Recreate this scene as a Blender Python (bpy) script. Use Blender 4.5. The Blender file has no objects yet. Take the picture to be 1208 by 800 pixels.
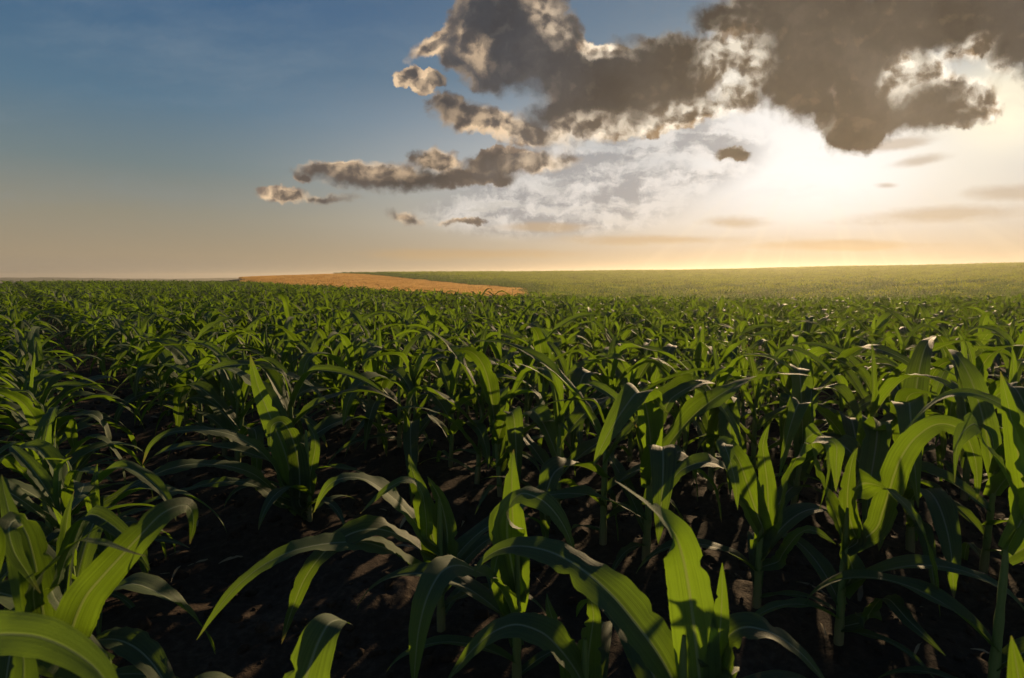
# A young maize field at sunset: rolling ground, rows of corn, a strip of ripe wheat, far crop hill, broken clouds.
import bpy, math, random
import numpy as np
from mathutils import Vector, Matrix

C = bpy.context.scene.collection
R = math.radians
CAM_H = 1.05            # eye height above the near ground, metres
PITCH = math.atan(74 / 671.0)
FPX = 671.0             # focal length in photo pixels (1208 wide)
SUN_AZ = math.atan2(952 - 604, 671.0)      # right of the view axis
SUN_EL = R(13.0)

# ------------------------------------------------------------------ camera
cam = bpy.data.cameras.new('camera')
cam.lens = 20.0; cam.sensor_width = 36.0; cam.sensor_fit = 'HORIZONTAL'
cam.clip_start = 0.02; cam.clip_end = 30000
cam.dof.use_dof = True; cam.dof.focus_distance = 3.2; cam.dof.aperture_fstop = 7.1
co = bpy.data.objects.new('camera', cam); C.objects.link(co)
co.location = (0, 0, CAM_H); co.rotation_euler = (math.pi / 2 - PITCH, 0, 0)
sc = bpy.context.scene
sc.camera = co
sc.view_settings.view_transform = 'Standard'
sc.view_settings.look = 'None'
sc.view_settings.exposure = 0.32
sc.view_settings.gamma = 1.0
sc.view_settings.use_curve_mapping = False
sc.render.engine = 'CYCLES'
sc.cycles.use_denoising = True
sc.cycles.max_bounces = 8
sc.cycles.diffuse_bounces = 3
sc.cycles.glossy_bounces = 2
sc.cycles.transmission_bounces = 6
sc.cycles.transparent_max_bounces = 6
sc.cycles.volume_bounces = 0
sc.cycles.sample_clamp_indirect = 4.0
sc.cycles.caustics_reflective = False
sc.cycles.caustics_refractive = False


def ray(px, py):
    'direction of the ray through a point of the 1208 x 800 picture'
    X = (px - 604) / FPX; v = -(py - 400) / FPX
    return np.array([X, math.cos(PITCH) + v * math.sin(PITCH), -math.sin(PITCH) + v * math.cos(PITCH)])


def at(px, py, Y):
    'point at depth Y (metres ahead of the camera) in that direction'
    d = ray(px, py); d = d / d[1] * Y
    return np.array([d[0], d[1], d[2] + CAM_H])


# ------------------------------------------------------------------ node helpers
class NT:
    def __init__(s, tree): s.t = tree
    def n(s, kind, **kw):
        nd = s.t.nodes.new(kind)
        for k, v in kw.items(): setattr(nd, k, v)
        return nd
    def link(s, a, b):
        if isinstance(a, (int, float)): b.default_value = a
        elif isinstance(a, (tuple, list)):
            b.default_value = tuple(a) + ((1.0,) if len(a) == 3 and b.type == 'RGBA' else ())
        else: s.t.links.new(a, b)
    def m(s, op, a, b=None, c=None, clamp=False):
        nd = s.n('ShaderNodeMath', operation=op, use_clamp=clamp)
        for i, v in enumerate((a, b, c)):
            if v is not None: s.link(v, nd.inputs[i])
        return nd.outputs[0]
    def vm(s, op, a, b=None, out=0):
        nd = s.n('ShaderNodeVectorMath', operation=op)
        s.link(a, nd.inputs[0])
        if b is not None:
            if op == 'SCALE': s.link(b, nd.inputs['Scale'])
            else: s.link(b, nd.inputs[1])
        return nd.outputs[out]
    def noise(s, vec, scale, detail=3, rough=0.5, out='Fac', lac=2.0):
        nd = s.n('ShaderNodeTexNoise', noise_dimensions='3D')
        s.link(vec, nd.inputs['Vector']); nd.inputs['Scale'].default_value = scale
        nd.inputs['Detail'].default_value = detail; nd.inputs['Roughness'].default_value = rough
        nd.inputs['Lacunarity'].default_value = lac
        return nd.outputs[out]
    def step(s, x, lo, hi, a=0.0, b=1.0):
        nd = s.n('ShaderNodeMapRange', interpolation_type='SMOOTHSTEP')
        s.link(x, nd.inputs['Value'])
        for k, v in zip((1, 2, 3, 4), (lo, hi, a, b)): s.link(v, nd.inputs[k])
        return nd.outputs[0]
    def lin(s, x, lo, hi, a=0.0, b=1.0):
        nd = s.n('ShaderNodeMapRange')
        s.link(x, nd.inputs['Value'])
        for k, v in zip((1, 2, 3, 4), (lo, hi, a, b)): s.link(v, nd.inputs[k])
        return nd.outputs[0]
    def mix(s, f, a, b, mode='MIX'):
        nd = s.n('ShaderNodeMix', data_type='RGBA', blend_type=mode, clamp_factor=True)
        s.link(f, nd.inputs[0]); s.link(a, nd.inputs[6]); s.link(b, nd.inputs[7])
        return nd.outputs[2]
    def ramp(s, x, stops, interp='LINEAR'):
        nd = s.n('ShaderNodeValToRGB'); r = nd.color_ramp; r.interpolation = interp
        while len(r.elements) < len(stops): r.elements.new(0.5)
        for e, (p, c) in zip(r.elements, stops):
            e.position = p; e.color = tuple(c) + (1.0,)
        s.link(x, nd.inputs[0])
        return nd.outputs[0]


def lin3(r, g, b):
    'sRGB 0-255 to linear'
    f = lambda v: (v / 12.92 if v <= 0.04045 else ((v + 0.055) / 1.055) ** 2.4)
    return (f(r / 255), f(g / 255), f(b / 255))
# ------------------------------------------------------------------ sky and sun
def build_world():
    w = bpy.data.worlds.new('World'); sc.world = w; w.use_nodes = True
    t = w.node_tree; t.nodes.clear(); g = NT(t)
    tc = g.n('ShaderNodeTexCoord').outputs['Generated']
    d = g.vm('NORMALIZE', tc)
    sx = g.n('ShaderNodeSeparateXYZ'); g.link(d, sx.inputs[0])
    x, y, z = sx.outputs
    yy = g.m('MAXIMUM', y, 0.08)
    U = g.m('DIVIDE', x, yy); V = g.m('DIVIDE', z, yy)
    front = g.step(y, 0.1, 0.35)
    cb = g.n('ShaderNodeCombineXYZ'); g.link(U, cb.inputs[0]); g.link(V, cb.inputs[1])
    P = cb.outputs[0]                           # tangent-plane direction of the sky ahead

    # --- clear sky: Nishita graded by elevation, plus the glow round the low sun
    sky = g.n('ShaderNodeTexSky', sky_type='NISHITA', sun_disc=False)
    sky.sun_elevation = SUN_EL; sky.sun_rotation = SUN_AZ
    sky.altitude = 200; sky.air_density = 1.2; sky.dust_density = 1.5; sky.ozone_density = 2.0
    nish = g.vm('SCALE', sky.outputs[0], 0.05)
    sd = (math.sin(SUN_AZ) * math.cos(SUN_EL), math.cos(SUN_AZ) * math.cos(SUN_EL), math.sin(SUN_EL))
    cosg = g.vm('DOT_PRODUCT', d, sd, out=1)
    el = g.m('MAXIMUM', z, 0.0)
    far_c = g.ramp(g.m('MULTIPLY', el, 1.6), [
        (0.00, lin3(161, 146, 126)), (0.05, lin3(165, 148, 123)), (0.15, lin3(148, 142, 124)),
        (0.26, lin3(116, 131, 133)), (0.40, lin3(88, 119, 141)), (0.62, lin3(59, 97, 134)), (0.85, lin3(44, 78, 114)), (1.0, lin3(36, 64, 98))])
    near_c = g.ramp(g.m('MULTIPLY', el, 1.6), [
        (0.00, lin3(152, 136, 114)), (0.06, lin3(186, 169, 148)), (0.14, lin3(216, 208, 198)),
        (0.28, lin3(214, 212, 210)), (0.5, lin3(120, 140, 155)), (0.8, lin3(80, 108, 136)), (1.0, lin3(60, 90, 125))])
    ang = g.m('ARCCOSINE', g.m('MINIMUM', cosg, 0.99999))
    nearf = g.m('POWER', g.step(ang, R(62), R(6)), 1.25)
    base = g.mix(nearf, g.mix(0.08, far_c, nish), near_c)
    
    # broad white glow below the cloud bank, warmer towards the right
    ga = g.m('POWER', g.step(ang, R(21), R(2)), 1.1)
    glow = g.mix(g.step(U, 0.55, 0.9), lin3(244, 241, 237), lin3(255, 246, 220))
    base = g.mix(g.m('MULTIPLY', g.m('MULTIPLY', ga, g.step(V, 0.02, 0.20)), g.step(V, 0.44, 0.27)), base, glow)
    def blob(px, py, rx, ry, rot=0.0, top=1.0, vec=None):
        c0 = ray(px, py); c0 = c0 / c0[1]
        k = 1.0 / ray(px, py)[1] / FPX
        mp = g.n('ShaderNodeMapping', vector_type='TEXTURE')
        g.link(vec, mp.inputs[0])
        mp.inputs['Location'].default_value = (c0[0], c0[2], 0)
        mp.inputs['Rotation'].default_value = (0, 0, R(-rot))
        mp.inputs['Scale'].default_value = (rx * k, ry * k, 1)
        return g.m('MULTIPLY_ADD', g.vm('LENGTH', mp.outputs[0], out=1), -top, top)
    def field(blobs, vec, k=0.25):
        acc = None
        for b in blobs:
            f = blob(*b, vec=vec)
            acc = f if acc is None else g.m('SMOOTH_MAX', acc, f, k)
        return g.m('MAXIMUM', acc, -1.5)
    G1 = blob(1195, 125, 120, 75, vec=P); G2 = blob(955, 196, 180, 84, vec=P)
    base = g.mix(g.m('MULTIPLY', g.step(G2, 0, 0.9), 0.9), base, lin3(252, 250, 247))
    base = g.mix(g.m('POWER', g.m('MULTIPLY', g.step(G1, 0, 0.95), 0.62), 1.0), base, (1.25, 1.12, 0.8))

    # --- faint fans of light spreading down from behind the cloud
    us, vs = math.tan(SUN_AZ), math.tan(SUN_EL) / math.cos(SUN_AZ)
    fan = g.m('ARCTAN2', g.m('SUBTRACT', U, us), g.m('SUBTRACT', vs, V))
    cf = g.n('ShaderNodeCombineXYZ'); g.link(fan, cf.inputs[0])
    ray_n = g.noise(cf.outputs[0], 5.5, 3, 0.6)
    fan_a = g.m('MULTIPLY', g.step(ray_n, 0.47, 0.66), g.m('MULTIPLY', g.step(ang, R(33), R(12)), g.step(V, 0.20, 0.08)))
    base = g.mix(g.m('MULTIPLY', fan_a, 0.09), base, lin3(255, 236, 196))

    # --- noise fields shared by the clouds
    wv = g.vm('SUBTRACT', g.noise(P, 10.0, 3, 0.55, 'Color'), (0.5, 0.5, 0.5))
    wv2 = g.vm('SUBTRACT', g.noise(P, 36.0, 6, 0.66, 'Color'), (0.5, 0.5, 0.5))
    Pw = g.vm('ADD', g.vm('ADD', P, g.vm('SCALE', wv, 0.034)), g.vm('SCALE', wv2, 0.027))
    n1 = g.noise(Pw, 12.0, 8, 0.60)
    n2 = g.noise(g.vm('ADD', Pw, (0.012, -0.016, 0)), 12.0, 8, 0.60)
    relief = g.m('SUBTRACT', n1, n2)
    nl = g.noise(P, 5.0, 3, 0.5)

    # --- thin grey veil of altocumulus and horizontal streaks
    st = g.n('ShaderNodeMapping'); g.link(Pw, st.inputs[0]); st.inputs['Scale'].default_value = (1.0, 4.5, 1.0)
    st.inputs['Rotation'].default_value = (0, 0, R(9))
    sn = g.noise(st.outputs[0], 4.2, 7, 0.58)
    veil = field([(690, 214, 200, 70, -8), (800, 182, 130, 56, -4), (640, 252, 180, 34, 0)], P, 0.3)
    va = g.m('MULTIPLY', g.m('MULTIPLY', g.step(veil, 0.0, 0.55), g.step(sn, 0.30, 0.52)), 0.85)
    base = g.mix(va, base, g.mix(g.step(g.m('ADD', sn, g.m('MULTIPLY', relief, 0.8)), 0.36, 0.58), lin3(232, 226, 220), lin3(152, 152, 154)))
    stv = field([(1105, 253, 150, 14, -3), (1190, 227, 80, 14, -2), (865, 263, 55, 10, 0), (640, 268, 80, 8, 0),
                 (1085, 190, 50, 10, -8), (1060, 170, 55, 10, -8), (1046, 219, 24, 6, 0), (560, 300, 160, 9, 0), (780, 283, 150, 9, 0), (1000, 290, 170, 9, 0)], P, 0.2)
    sa = g.m('MULTIPLY', g.step(g.m('ADD', stv, g.m('MULTIPLY', g.m('SUBTRACT', sn, 0.5), 1.6)), 0.0, 0.8), 0.7)
    base = g.mix(sa, base, g.mix(g.step(V, 0.04, 0.16), lin3(186, 156, 116), lin3(184, 166, 146)))
    cir = g.noise(st.outputs[0], 1.6, 6, 0.6)
    base = g.mix(g.m('MULTIPLY', g.step(cir, 0.45, 0.75), g.step(V, 0.05, 0.2, 0.0, 0.34)), base, lin3(138, 152, 162))

    # --- cumulus
    def puffs(vec, scale, det):
        vo = g.n('ShaderNodeTexVoronoi', voronoi_dimensions='2D', feature='F1', normalize=True)
        g.link(vec, vo.inputs['Vector']); vo.inputs['Scale'].default_value = scale
        vo.inputs['Detail'].default_value = det; vo.inputs['Roughness'].default_value = 0.62
        return vo.outputs['Distance']
    Pp = g.vm('ADD', g.vm('ADD', P, g.vm('SCALE', wv, 0.05)), g.vm('SCALE', wv2, 0.016))
    w1 = g.m('SUBTRACT', 0.42, puffs(Pp, 15.0, 2.0))
    w2 = g.m('SUBTRACT', 0.42, puffs(g.vm('ADD', Pp, (0.008, -0.012, 0)), 15.0, 2.0))
    nz = g.m('SUBTRACT', n1, 0.5)
    main = field(CLOUDS, Pw, 0.22)
    bright = field(BRIGHT, Pw, 0.3)
    bf = g.step(g.m('ADD', bright, g.m('MULTIPLY', nz, 1.0)), -0.20, 0.50)
    dens = g.m('ADD', g.m('MINIMUM', main, 0.85), g.m('ADD', g.m('MULTIPLY', nz, 0.75), g.m('MULTIPLY', w1, 0.62)))
    beyond = g.m('MULTIPLY', g.m('SUBTRACT', g.noise(Pw, 2.2, 5, 0.55), 0.60), 3.5)
    beyond = g.m('ADD', beyond, g.step(g.m('MAXIMUM', g.m('MULTIPLY', g.m('ABSOLUTE', U), 0.5), V), 0.5, 0.75, -2.0, 0.0))
    dens = g.m('MAXIMUM', dens, beyond)
    soft = g.m('ADD', g.step(nl, 0.40, 0.60, 0.14, 0.55), g.m('MULTIPLY', bf, -0.06))
    a = g.m('MULTIPLY', g.step(dens, 0.0, soft), front)
    sunny = g.step(ang, R(32), R(7))
    # thin sunlit billows: cream crests, tan hollows
    shape = g.m('ADD', g.m('MULTIPLY', relief, 1.0), g.m('MULTIPLY', g.m('SUBTRACT', w1, w2), 0.8))
    lit = g.step(g.m('ADD', shape, g.m('MULTIPLY', nz, -0.30)), 0.14, -0.14)
    billow = g.mix(lit, g.mix(sunny, lin3(128, 113, 102), lin3(158, 130, 98)), g.mix(sunny, lin3(238, 206, 168), (1.30, 1.18, 0.98)))
    # thick shaded bodies: slate away from the sun, brown near it, softly mottled
    big = g.noise(g.vm('ADD', Pw, (3.1, 1.7, 0.4)), 4.6, 6, 0.56)
    dark = g.mix(g.step(ang, R(30), R(8)), lin3(62, 66, 73), lin3(80, 74, 67))
    dark = g.mix(g.step(V, 0.36, 0.16, 0.0, 0.4), dark, lin3(116, 98, 80))
    dark = g.mix(g.step(big, 0.48, 0.68, 0.0, 0.55), dark, g.mix(sunny, lin3(104, 102, 104), lin3(118, 108, 96)))
    dark = g.mix(g.step(big, 0.50, 0.34, 0.0, 0.6), dark, g.mix(sunny, lin3(42, 44, 48), lin3(50, 46, 42)))
    dark = g.mix(g.step(shape, -0.03, -0.25, 0.0, 0.20), dark, g.mix(sunny, lin3(124, 117, 112), lin3(146, 128, 104)))
    dark = g.mix(g.step(shape, 0.03, 0.25, 0.0, 0.14), dark, lin3(48, 47, 48))
    thin = g.step(g.m('ADD', dens, g.m('MULTIPLY', bf, -0.10)), 0.40, 0.06)
    rimw = g.m('MAXIMUM', g.m('MULTIPLY', thin, g.m('ADD', 0.25, g.m('MULTIPLY', bf, 1.0)), clamp=True), g.m('MULTIPLY', bf, g.m('ADD', 0.16, g.m('MULTIPLY', lit, 0.42))))
    base = g.mix(a, base, g.mix(rimw, dark, billow))

    bg = g.n('ShaderNodeBackground'); g.link(base, bg.inputs[0]); bg.inputs[1].default_value = 0.8
    o = g.n('ShaderNodeOutputWorld'); t.links.new(bg.outputs[0], o.inputs[0])
    w.cycles.sampling_method = 'MANUAL'; w.cycles.sample_map_resolution = 512


# cloud banks as lobes on the sky ahead: x, y, half width, half height (picture units), turn in degrees
CLOUDS = [
    (606, 68, 100, 42, 10), (596, 14, 62, 52, 0), (638, 55, 60, 56, 20), (712, 98, 120, 48, 5), (795, 86, 84, 50, -6),
    (846, 70, 42, 34, 0), (476, 90, 12, 7, 10, .5), (488, 86, 12, 8, -20, .55), (498, 98, 15, 9, 20, .6), (512, 92, 14, 9, 0, .6), (514, 50, 34, 14, -25, .6), (565, 138, 60, 22, 14, .75), (628, 158, 62, 17, 6, .6),
    (640, 12, 34, 26, 50, .75), (885, 62, 50, 50, 0, .75), (872, 112, 56, 24, 0, .6), (850, 26, 40, 24, 0, .75), (690, 136, 84, 30, 0, .85), (800, 124, 86, 30, -8, .85), (760, 110, 90, 46, 0), (905, 92, 50, 40, 0, .8),
    (985, 52, 112, 80, 0), (955, 12, 104, 56, 0), (1035, 112, 88, 56, -4), (1100, 18, 160, 66, -8), (1110, 124, 76, 34, -6),
    (1026, 148, 60, 28, -12), (1195, 22, 84, 50, 0), (1192, 58, 56, 30, 0), (1240, 50, 60, 60, 0), (940, 100, 60, 50, 0),
    (450, 210, 102, 19, 4, .85), (512, 189, 32, 17, 0, .72), (400, 198, 44, 13, 0, .72), (342, 230, 32, 10, 0, .6), (384, 233, 46, 8, 0, .6), (358, 210, 14, 6, 0, .55),
    (608, 192, 76, 17, -5, .75), (560, 208, 60, 12, 0, .55), (864, 182, 24, 9, 6, .75), (858, 185, 16, 5, 0, .6), (476, 257, 24, 8, 12, .5), (546, 263, 30, 5, 0, .5),
]
# where thin sunlit cloud shows among the banks
BRIGHT = [
    (487, 92, 30, 26, 0), (510, 50, 30, 18, -30), (558, 58, 34, 20, 40), (645, 22, 46, 22, 50), (705, 58, 40, 10, 10), (590, 156, 70, 30, 20),
    (690, 152, 70, 22, -10), (820, 140, 90, 26, -10), (866, 80, 46, 60, 10), (1065, 92, 34, 26, -50), (1125, 72, 60, 22, -25),
    (1170, 110, 46, 40, 0), (430, 196, 90, 16, 4), (515, 188, 34, 18, 0), (350, 225, 60, 20, 0), (650, 195, 60, 14, 0), (500, 258, 70, 10, 0),
]
build_world()

sun = bpy.data.lights.new('sun', 'SUN'); sun.energy = 4.8; sun.angle = R(0.6); sun.color = (1.0, 0.71, 0.39)
so = bpy.data.objects.new('sun', sun); C.objects.link(so)
so.rotation_euler = (math.pi / 2 - SUN_EL, 0, math.pi - SUN_AZ)
so.rotation_euler = Vector((math.sin(SUN_AZ) * math.cos(SUN_EL), math.cos(SUN_AZ) * math.cos(SUN_EL), math.sin(SUN_EL))).to_track_quat('Z', 'Y').to_euler()
so.location = (20, 30, 30)
# ------------------------------------------------------------------ terrain
rng = np.random.default_rng(11)


def vnoise(x, y, seed=0):
    'smooth value noise, 0..1'
    xi = np.floor(x).astype(np.int64); yi = np.floor(y).astype(np.int64)
    xf = x - xi; yf = y - yi
    u = xf * xf * (3 - 2 * xf); v = yf * yf * (3 - 2 * yf)
    def h(a, b):
        n = (a * 374761393 + b * 668265263 + seed * 1442695041) & 0xFFFFFFFF
        n = ((n ^ (n >> 13)) * 1274126177) & 0xFFFFFFFF
        return ((n ^ (n >> 16)) & 0xFFFF) / 65535.0
    a = h(xi, yi) * (1 - u) + h(xi + 1, yi) * u
    b = h(xi, yi + 1) * (1 - u) + h(xi + 1, yi + 1) * u
    return a * (1 - v) + b * v


def ss(x, a, b):
    t = np.clip((x - a) / (b - a), 0, 1)
    return t * t * (3 - 2 * t)


# lie of the land by bearing (bearing given as picture x): near crest, depth of the hollow, top line of the far rise, its distance
BX = np.array([-600, 0, 100, 200, 290, 340, 400, 450, 520, 600, 700, 800, 900, 1000, 1100, 1208, 1700])
B_CREST = np.array([70, 70, 66, 62, 52, 40, 28, 20, 14, 11, 10.5, 10.5, 11, 12, 13, 14, 16])
B_DIP = np.array([6, 6, 5, 4, 2.6, 2.1, 1.9, 1.8, 1.7, 1.6, 1.6, 1.55, 1.45, 1.25, 1.0, 0.9, 0.8])
B_TOPY = np.array([345, 345, 342, 338, 329, 327, 324.8, 324.0, 323.0, 322.4, 321.8, 320.8, 319.0, 317.0, 316.2, 314.2, 305])
B_FAR = np.array([150, 150, 150, 150, 150, 160, 175, 190, 210, 225, 235, 240, 240, 235, 230, 220, 200])


def terrain(x, y):
    r = np.hypot(x, y)
    az = np.clip(np.arctan2(x, np.maximum(y, 1e-6)), -1.05, 1.05)
    az = np.where(y <= 0, np.sign(x) * 1.05, az)
    X = 604 + FPX * np.tan(az)
    g = lambda t: np.interp(X, BX, t)
    crest, dip, far = g(B_CREST), g(B_DIP), g(B_FAR)
    top = CAM_H + (326 - g(B_TOPY)) / FPX * far * np.cos(az)
    z = -dip * ss(r, crest, crest + 34) + (top + dip) * ss(r, np.minimum(crest + 22, 75), far)
    over = np.maximum(r - far - 8, 0)
    z = z - np.minimum(over * over / 1600.0, 4) - np.minimum(np.maximum(over - 80, 0) * 0.03, 18)
    z = z + 0.35 * (vnoise(x / 37.0, y / 37.0, 3) - 0.5) * ss(r, 18, 90)
    z = z + 0.10 * (vnoise(x / 7.0, y / 7.0, 4) - 0.5) * ss(r, 4, 14)
    return z


def soil(x, y):
    'clods and crumbs of the bare near soil'
    r = np.hypot(x, y)
    k = 1 - ss(r, 6, 11)
    q = x * RN[0] + y * RN[1]
    z = 0.030 * (vnoise(x / .23, y / .23, 7) - .5) + 0.026 * (vnoise(x / .09, y / .09, 8) - .5) + 0.014 * (vnoise(x / .04, y / .04, 9) - .5)
    ridge = 0.022 * np.cos((q - ROW0) / ROWGAP * 2 * math.pi)
    return k * (z + ridge)


ROWGAP = 0.80; ROW0 = 0.08
RA = math.atan2(10 - 604, FPX)                        # rows run away to the far left
RD = np.array([math.sin(RA), math.cos(RA)])           # along the row
RN = np.array([RD[1], -RD[0]])                        # across the rows, to the right


def mesh_obj(name, v, f, mat, parent=None, uv=None, smooth=True, link=True):
    me = bpy.data.meshes.new(name)
    me.from_pydata([tuple(p) for p in v], [], f) if not isinstance(f, np.ndarray) else fast_mesh(me, v, f)
    if uv is not None:
        l = me.uv_layers.new(name='UVMap')
        idx = np.empty(len(me.loops), np.int32); me.loops.foreach_get('vertex_index', idx)
        l.data.foreach_set('uv', np.asarray(uv, np.float32)[idx].ravel())
    if smooth: me.polygons.foreach_set('use_smooth', np.ones(len(me.polygons), bool))
    if mat is not None: me.materials.append(mat)
    me.update()
    o = bpy.data.objects.new(name, me)
    if link: C.objects.link(o)
    if parent is not None: o.parent = parent
    return o


def fast_mesh(me, v, f):
    v = np.asarray(v, np.float32); f = np.asarray(f, np.int32)
    k = f.shape[1]
    me.vertices.add(len(v)); me.vertices.foreach_set('co', v.ravel())
    me.loops.add(f.size); me.loops.foreach_set('vertex_index', f.ravel())
    me.polygons.add(len(f)); me.polygons.foreach_set('loop_start', np.arange(0, f.size, k, dtype=np.int32))
    me.polygons.foreach_set('loop_total', np.full(len(f), k, np.int32))
    me.update(calc_edges=True); me.validate()


def grid_faces(nu, nv):
    i = np.arange(nu - 1)[:, None]; j = np.arange(nv - 1)[None, :]
    a = (i * nv + j).ravel()
    return np.stack([a, a + nv, a + nv + 1, a + 1], 1)


def tag(o, label, cat, group=None, kind=None):
    if label: o['label'] = label
    if cat: o['category'] = cat
    if group: o['group'] = group
    if kind: o['kind'] = kind
    return o


def new_mat(name):
    m = bpy.data.materials.new(name); m.use_nodes = True
    m.node_tree.nodes.clear()
    return m, NT(m.node_tree)


def soil_mat():
    m, g = new_mat('soil')
    pos = g.n('ShaderNodeNewGeometry').outputs['Position']
    a = g.noise(pos, 2.2, 5, 0.6); b = g.noise(pos, 38, 5, 0.65); c = g.noise(pos, 160, 3, 0.6)
    col = g.ramp(g.m('ADD', g.m('MULTIPLY', a, 0.45), g.m('MULTIPLY', b, 0.55)),
                 [(0.32, (0.022, 0.014, 0.010)), (0.5, (0.042, 0.028, 0.019)), (0.68, (0.088, 0.062, 0.043))])
    bs = g.n('ShaderNodeBsdfPrincipled'); g.link(col, bs.inputs['Base Color'])
    bs.inputs['Roughness'].default_value = 0.95; bs.inputs['Specular IOR Level'].default_value = 0.15
    bp = g.n('ShaderNodeBump'); bp.inputs['Strength'].default_value = 0.8; bp.inputs['Distance'].default_value = 0.012
    g.link(g.m('ADD', b, g.m('MULTIPLY', c, 0.35)), bp.inputs['Height'])
    g.link(bp.outputs[0], bs.inputs['Normal'])
    o = g.n('ShaderNodeOutputMaterial'); g.link(bs.outputs[0], o.inputs[0])
    return m


def hill_mat():
    m, g = new_mat('wooded_hills')
    pos = g.n('ShaderNodeNewGeometry').outputs['Position']
    col = g.ramp(g.noise(pos, 0.03, 5, 0.6), [(0.35, (0.03, 0.05, 0.02)), (0.55, (0.06, 0.085, 0.03)), (0.7, (0.16, 0.13, 0.06))])
    bs = g.n('ShaderNodeBsdfDiffuse'); g.link(col, bs.inputs[0])
    o = g.n('ShaderNodeOutputMaterial'); g.link(bs.outputs[0], o.inputs[0])
    return m


az = np.radians(np.concatenate([np.arange(-180, -75, 5), np.arange(-75, 75, 0.4), np.arange(75, 180.1, 5)]))
rr = np.concatenate([[0.02], 0.25 * 1.013 ** np.arange(0, 280), 0.25 * 1.013 ** 279 * 1.05 ** np.arange(1, 112)])
AA, RR = np.meshgrid(az, rr, indexing='ij')
gx, gy = RR * np.sin(AA), RR * np.cos(AA)
gz = terrain(gx, gy) + soil(gx, gy)
ground = mesh_obj('ground', np.stack([gx, gy, gz], -1).reshape(-1, 3), grid_faces(len(az), len(rr)), soil_mat())
tag(ground, 'dark brown crumbly soil between the corn rows', None, kind='structure')

# low wooded hills far off on the skyline
ha = np.radians(np.arange(-88, 88, 0.25)); hr = np.linspace(1050, 1600, 17)
HA, HR = np.meshgrid(ha, hr, indexing='ij')
HX = 604 + FPX * np.tan(np.clip(HA, -1.2, 1.2))
topy = np.interp(HX, [-900, 0, 60, 110, 150, 200, 260, 330, 420, 470, 540, 600, 700, 1500], [326, 327.6, 327.3, 327.9, 328.6, 328.8, 328.0, 327.4, 323.5, 321.3, 321.0, 323, 326, 327])
ht = CAM_H + (326 - topy) / FPX * 1325 * np.cos(HA)
hump = np.sin((HR - 1050) / 550 * math.pi) ** 0.8
hz = -27 + (ht + 27) * np.clip(hump, 0, 1) + 0.8 * (vnoise(HA * 90, HR / 55, 5) - .5) * hump
hills = mesh_obj('hills', np.stack([HR * np.sin(HA), HR * np.cos(HA), hz], -1).reshape(-1, 3), grid_faces(len(ha), len(hr)), hill_mat())
tag(hills, 'low blue wooded hills on the skyline', None, kind='structure')
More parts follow.
